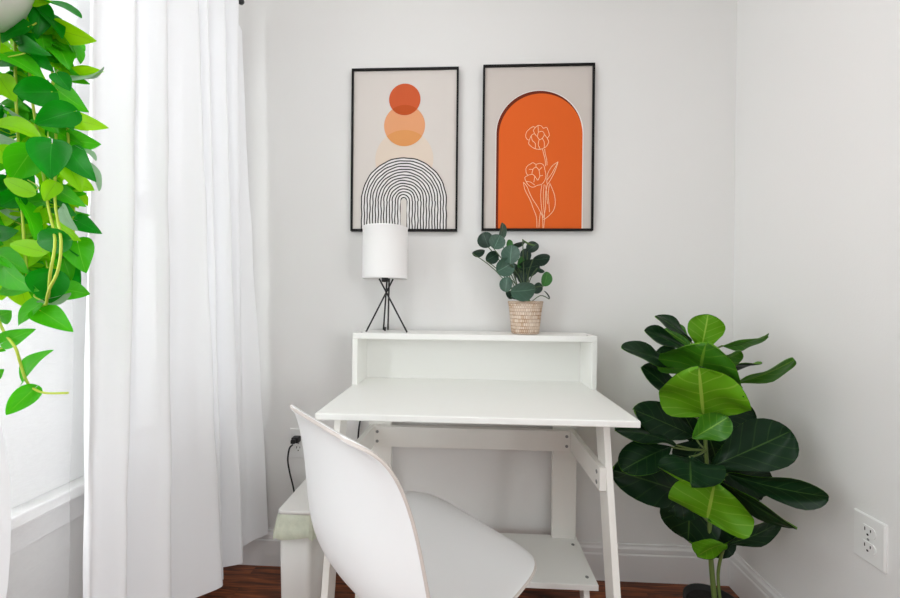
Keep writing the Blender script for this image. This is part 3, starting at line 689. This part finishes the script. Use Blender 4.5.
# ------------------------------------------------------------------ outlets and cord
def outlet(c, axis, label):
    root = thing('wall_outlet', c, label, 'outlet')
    # local frame: a across the plate, n out of the wall
    a, n = {'back': (Vector((1, 0, 0)), Vector((0, -1, 0))), 'right': (Vector((0, -1, 0)), Vector((-1, 0, 0)))}[axis]; c = Vector(c)
    def P(u, v, w): return c+a*u+Vector((0, 0, v))+n*w
    b = MB()
    rings = [(.035, .057, 0), (.035, .057, .003), (.0325, .0545, .006)]
    for (w, h, d) in rings:
        for (u, v) in ((-w, -h), (w, -h), (w, h), (-w, h)): b.v.append(tuple(P(u, v, d)))
    for k in range(2):
        for q in range(4): q2 = (q+1) % 4; b.face([4*k+q, 4*k+q2, 4*k+4+q2, 4*k+4+q])
    b.face([8, 9, 10, 11]); b.face([3, 2, 1, 0])
    b.build('cover_plate', M_PLATE, root)
    for s in (1, -1):
        b = MB(); n_ = 28; base = len(b.v); zc = s*.0195
        ring = []
        for k in range(n_):
            g = 2*pi*k/n_; u, v = .0172*cos(g), max(-.0135, min(.0135, .0172*sin(g))); ring.append((u, v+zc))
        for d in (.0055, .0078):
            for (u, v) in ring: b.v.append(tuple(P(u, v, d)))
        for k in range(n_): k2 = (k+1) % n_; b.face([k, k2, n_+k2, n_+k])
        b.face([n_+k for k in range(n_)])
        so = b.build('socket', M_PLATE, root)
        sl = MB()
        for (u, h) in ((-.0063, .0042), (.0063, .0034)):
            sl.poly([P(u-.0012, zc+.004-h, .0080), P(u+.0012, zc+.004-h, .0080), P(u+.0012, zc+.004+h, .0080), P(u-.0012, zc+.004+h, .0080)])
        sl.poly([P(.0026*cos(2*pi*k/12), zc-.0075+.0026*sin(2*pi*k/12), .0080) for k in range(12)])
        sub('slots', so, sl, M_HOLE)
    b = MB(); b.poly([P(.003*cos(2*pi*k/12), .003*sin(2*pi*k/12), .0066) for k in range(12)]); b.build('plate_screw', M_STEEL, root)
    return root
outlet((0, -.463, .4735), 'right', 'white double outlet on the right wall beside the leafy plant')
OB = Vector((-1.642, 0, .480))
outlet(OB, 'back', 'white double outlet on the back wall with a black plug in it')
pc = thing('power_cord', (OB.x, -.02, .44), 'black cord with a plug hanging from the back wall outlet down behind the bin', 'cord')
b = MB()
b.tube(smooth_path([(OB.x-.004, -.045, OB.z+.010), (OB.x-.016, -.047, OB.z-.005), (OB.x-.024, -.042, OB.z-.05), (OB.x-.018, -.038, OB.z-.10), (OB.x-.004, -.034, OB.z-.165), (OB.x+.02, -.03, .18), (OB.x+.05, -.028, .03), (OB.x+.15, -.026, .008), (-1.43, -.028, .02), (-1.415, -.022, .25), (-1.405, -.018, .45), (-1.40, -.012, .56), (-1.375, -.010, .66), (-1.34, -.010, .80), (-1.31, -.010, .92), (-1.30, -.022, .938), (-1.29, -.075, .933)], 6), .0032, 8)
b.build('cable', M_CORD, pc)
b = MB(); b.box((OB.x-.016, -.036, OB.z+.010), (OB.x+.012, -.0085, OB.z+.032)); b.box((OB.x-.012, -.05, OB.z+.013), (OB.x+.006, -.036, OB.z+.029)); b.build('plug', M_CORD, pc, .004)

# ------------------------------------------------------------------ wastebasket
BX0, BX1, BY0, BY1, BH = -1.566, -1.462, -.302, -.075, .394
bn = thing('wastebasket', ((BX0+BX1)/2, (BY0+BY1)/2, 0), 'slim white bin with a pale green bag folded over its rim behind the chair', 'bin')
b = MB(); k = .006
def rr(x0, x1, y0, y1, r, z, n=5):
    out = []
    for (cx, cy, a0) in ((x1-r, y0+r, -pi/2), (x1-r, y1-r, 0), (x0+r, y1-r, pi/2), (x0+r, y0+r, pi)):
        for i in range(n+1): g = a0+pi/2*i/n; out.append(Vector((cx+r*cos(g), cy+r*sin(g), z)))
    return out
def loft(b, rings, mi=0, cap0=True, cap1=True):
    n = len(rings[0]); base = len(b.v)
    for r_ in rings: b.v += [tuple(p) for p in r_]
    for i in range(len(rings)-1):
        for j in range(n): j2 = (j+1) % n; b.face([base+i*n+j, base+i*n+j2, base+(i+1)*n+j2, base+(i+1)*n+j], mi, None, True)
    if cap0: b.face([base+j for j in range(n)][::-1], mi)
    if cap1: b.face([base+(len(rings)-1)*n+j for j in range(n)], mi)
loft(b, [rr(BX0+.008, BX1-.008, BY0+.008, BY1-.008, .015, 0), rr(BX0+.006, BX1-.006, BY0+.006, BY1-.006, .016, .01), rr(BX0, BX1, BY0, BY1, .016, BH-.012)]); b.build('bin_body', M_BIN, bn)
b = MB(); loft(b, [rr(BX0-.002, BX1+.002, BY0-.002, BY1+.002, .014, BH-.0118), rr(BX0-.002, BX1+.002, BY0-.002, BY1+.002, .014, BH-.002), rr(BX0, BX1, BY0, BY1, .013, BH)]); b.build('lid', M_BIN, bn, 0)
b = MB(); rnd = random.Random(5); rings = []
n5 = 14
for i, (z, o) in enumerate(((BH-.010, .003), (BH-.025, .007), (BH-.045, .010), (BH-.06, .013), (BH-.078, .015))):
    ring = rr(BX0-o, BX1+o, BY0-o, BY1+o, .02, z, 9); c0 = Vector(((BX0+BX1)/2, (BY0+BY1)/2, z))
    for j, p in enumerate(ring):
        p += (p-c0).normalized()*rnd.uniform(-.003, .005)*(i > 0); p.z += (rnd.uniform(-.012, .010) if i == 4 else rnd.uniform(-.004, .004))*(i > 0)
    rings.append(ring)
loft(b, rings, 0, False, False); b.build('bag', M_BAG, bn, 0, 1)

# ------------------------------------------------------------------ chair
ta = R(46.4); FV = Vector((cos(ta), sin(ta), 0)); SV = Vector((sin(ta), -cos(ta), 0)); CO = Vector((-1.127, -.567, 0))
ch = thing('chair', CO, 'white moulded plastic shell chair pulled up to the desk', 'chair')
prof = [(-.216,.818,.10,0),(-.208,.814,.150,.0),(-.197,.805,.178,.004),(-.186,.78,.198,.012),(-.178,.735,.213,.022),(-.174,.67,.224,.034),(-.174,.60,.232,.045),(-.168,.53,.238,.05),(-.148,.475,.24,.05),(-.10,.445,.241,.042),(-.04,.435,.245,.034),(.03,.434,.25,.026),(.11,.440,.245,.02),(.17,.443,.235,.012),(.212,.441,.216,.006),(.25,.433,.18,.0),(.268,.420,.10,0)]
P = []
for i, (v, z, w, curl) in enumerate(prof):
    a = prof[max(i-1, 0)]; c_ = prof[min(i+1, len(prof)-1)]
    t = Vector((c_[0]-a[0], 0, c_[1]-a[1])).normalized(); nrm = Vector((-t.z, 0, t.x))     # points to the sitter's side
    row = []
    for j in range(13):
        u = j/6-1; q = (abs(u)**2.4)*curl
        vv = v+nrm.x*q; zz = z+nrm.z*q
        row.append(CO+FV*vv+SV*(u*w)+Vector((0, 0, zz)))
    P.append(row)
b = MB(); b.grid(P); shell = b.build('seat_shell', [M_CHAIR, M_CHSHADE], ch, 0, 2, .009)
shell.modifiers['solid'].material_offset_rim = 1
for (u, v) in ((-.16, .12), (.16, .12), (-.10, -.02), (.15, -.055)):
    p0 = CO+FV*(v*.7)+SV*(u*.62)+Vector((0, 0, .432)); p1 = CO+FV*(v*1.45)+SV*(u*1.35)+Vector((0, 0, 0))
    b = MB(); b.tube([p0, p1], [.014, .010], 12); b.build('leg', M_CHLEG, ch)
b = MB()
for u in (-.10, .10): b.tube([CO+FV*.10+SV*u+Vector((0, 0, .425)), CO+FV*-.08+SV*u+Vector((0, 0, .425))], .007, 8)
for v in (.09, -.07): b.tube([CO+FV*v+SV*-.11+Vector((0, 0, .422)), CO+FV*v+SV*.11+Vector((0, 0, .422))], .007, 8)
b.build('under_frame', M_BLACK, ch)

# ------------------------------------------------------------------ light
wd = bpy.data.worlds.new('world'); S.world = wd; wd.use_nodes = True
bg = wd.node_tree.nodes['Background']; bg.inputs[0].default_value = (.95, .98, 1.0, 1); bg.inputs[1].default_value = .56
def area(name, loc, target, sx, sy, power, col=(1, 1, 1)):
    l = bpy.data.lights.new(name, 'AREA'); l.shape = 'RECTANGLE'; l.size = sx; l.size_y = sy; l.energy = power; l.color = col
    o = bpy.data.objects.new(name, l); COL.objects.link(o); o.location = loc
    o.rotation_euler = (Vector(target)-Vector(loc)).to_track_quat('-Z', 'Y').to_euler(); return o
area('window_daylight_and_fill', (XL-.35, -1.30, 1.45), (XL+1, -1.25, 1.35), 1.7, 1.5, 60, (.96, .98, 1))
area('window_daylight_and_fill', (XL-.3, (VY0+VY1)/2, 1.45), (XL+1, (VY0+VY1)/2+.5, 1.35), 1.2, 1.5, 3, (.97, .985, 1))  # weak added fill behind the unseen extra window
area('far_fill', (1.7, -3.3, 1.4), (-1.6, -.5, .9), 1.6, 1.6, 50, (.97, .985, 1))  # added fill from the right rear; no window stands there
fill_l = area('ceiling_fill', (-1.2, -1.35, ZC-.06), (-1.25, -1.3, 0), .55, .55, 5, (.955, .98, 1)); fill_l.data.shape = 'DISK'  # added overhead fill, no fixture modelled

S.view_settings.view_transform = 'Standard'; S.view_settings.look = 'None'; S.view_settings.gamma = 1; S.view_settings.use_curve_mapping = False
S.view_settings.exposure = 0.26
S.cycles.max_bounces = 10; S.cycles.diffuse_bounces = 6; S.cycles.transparent_max_bounces = 16; S.cycles.transmission_bounces = 6
S.cycles.use_denoising = True
S.cycles.sample_clamp_indirect = 6
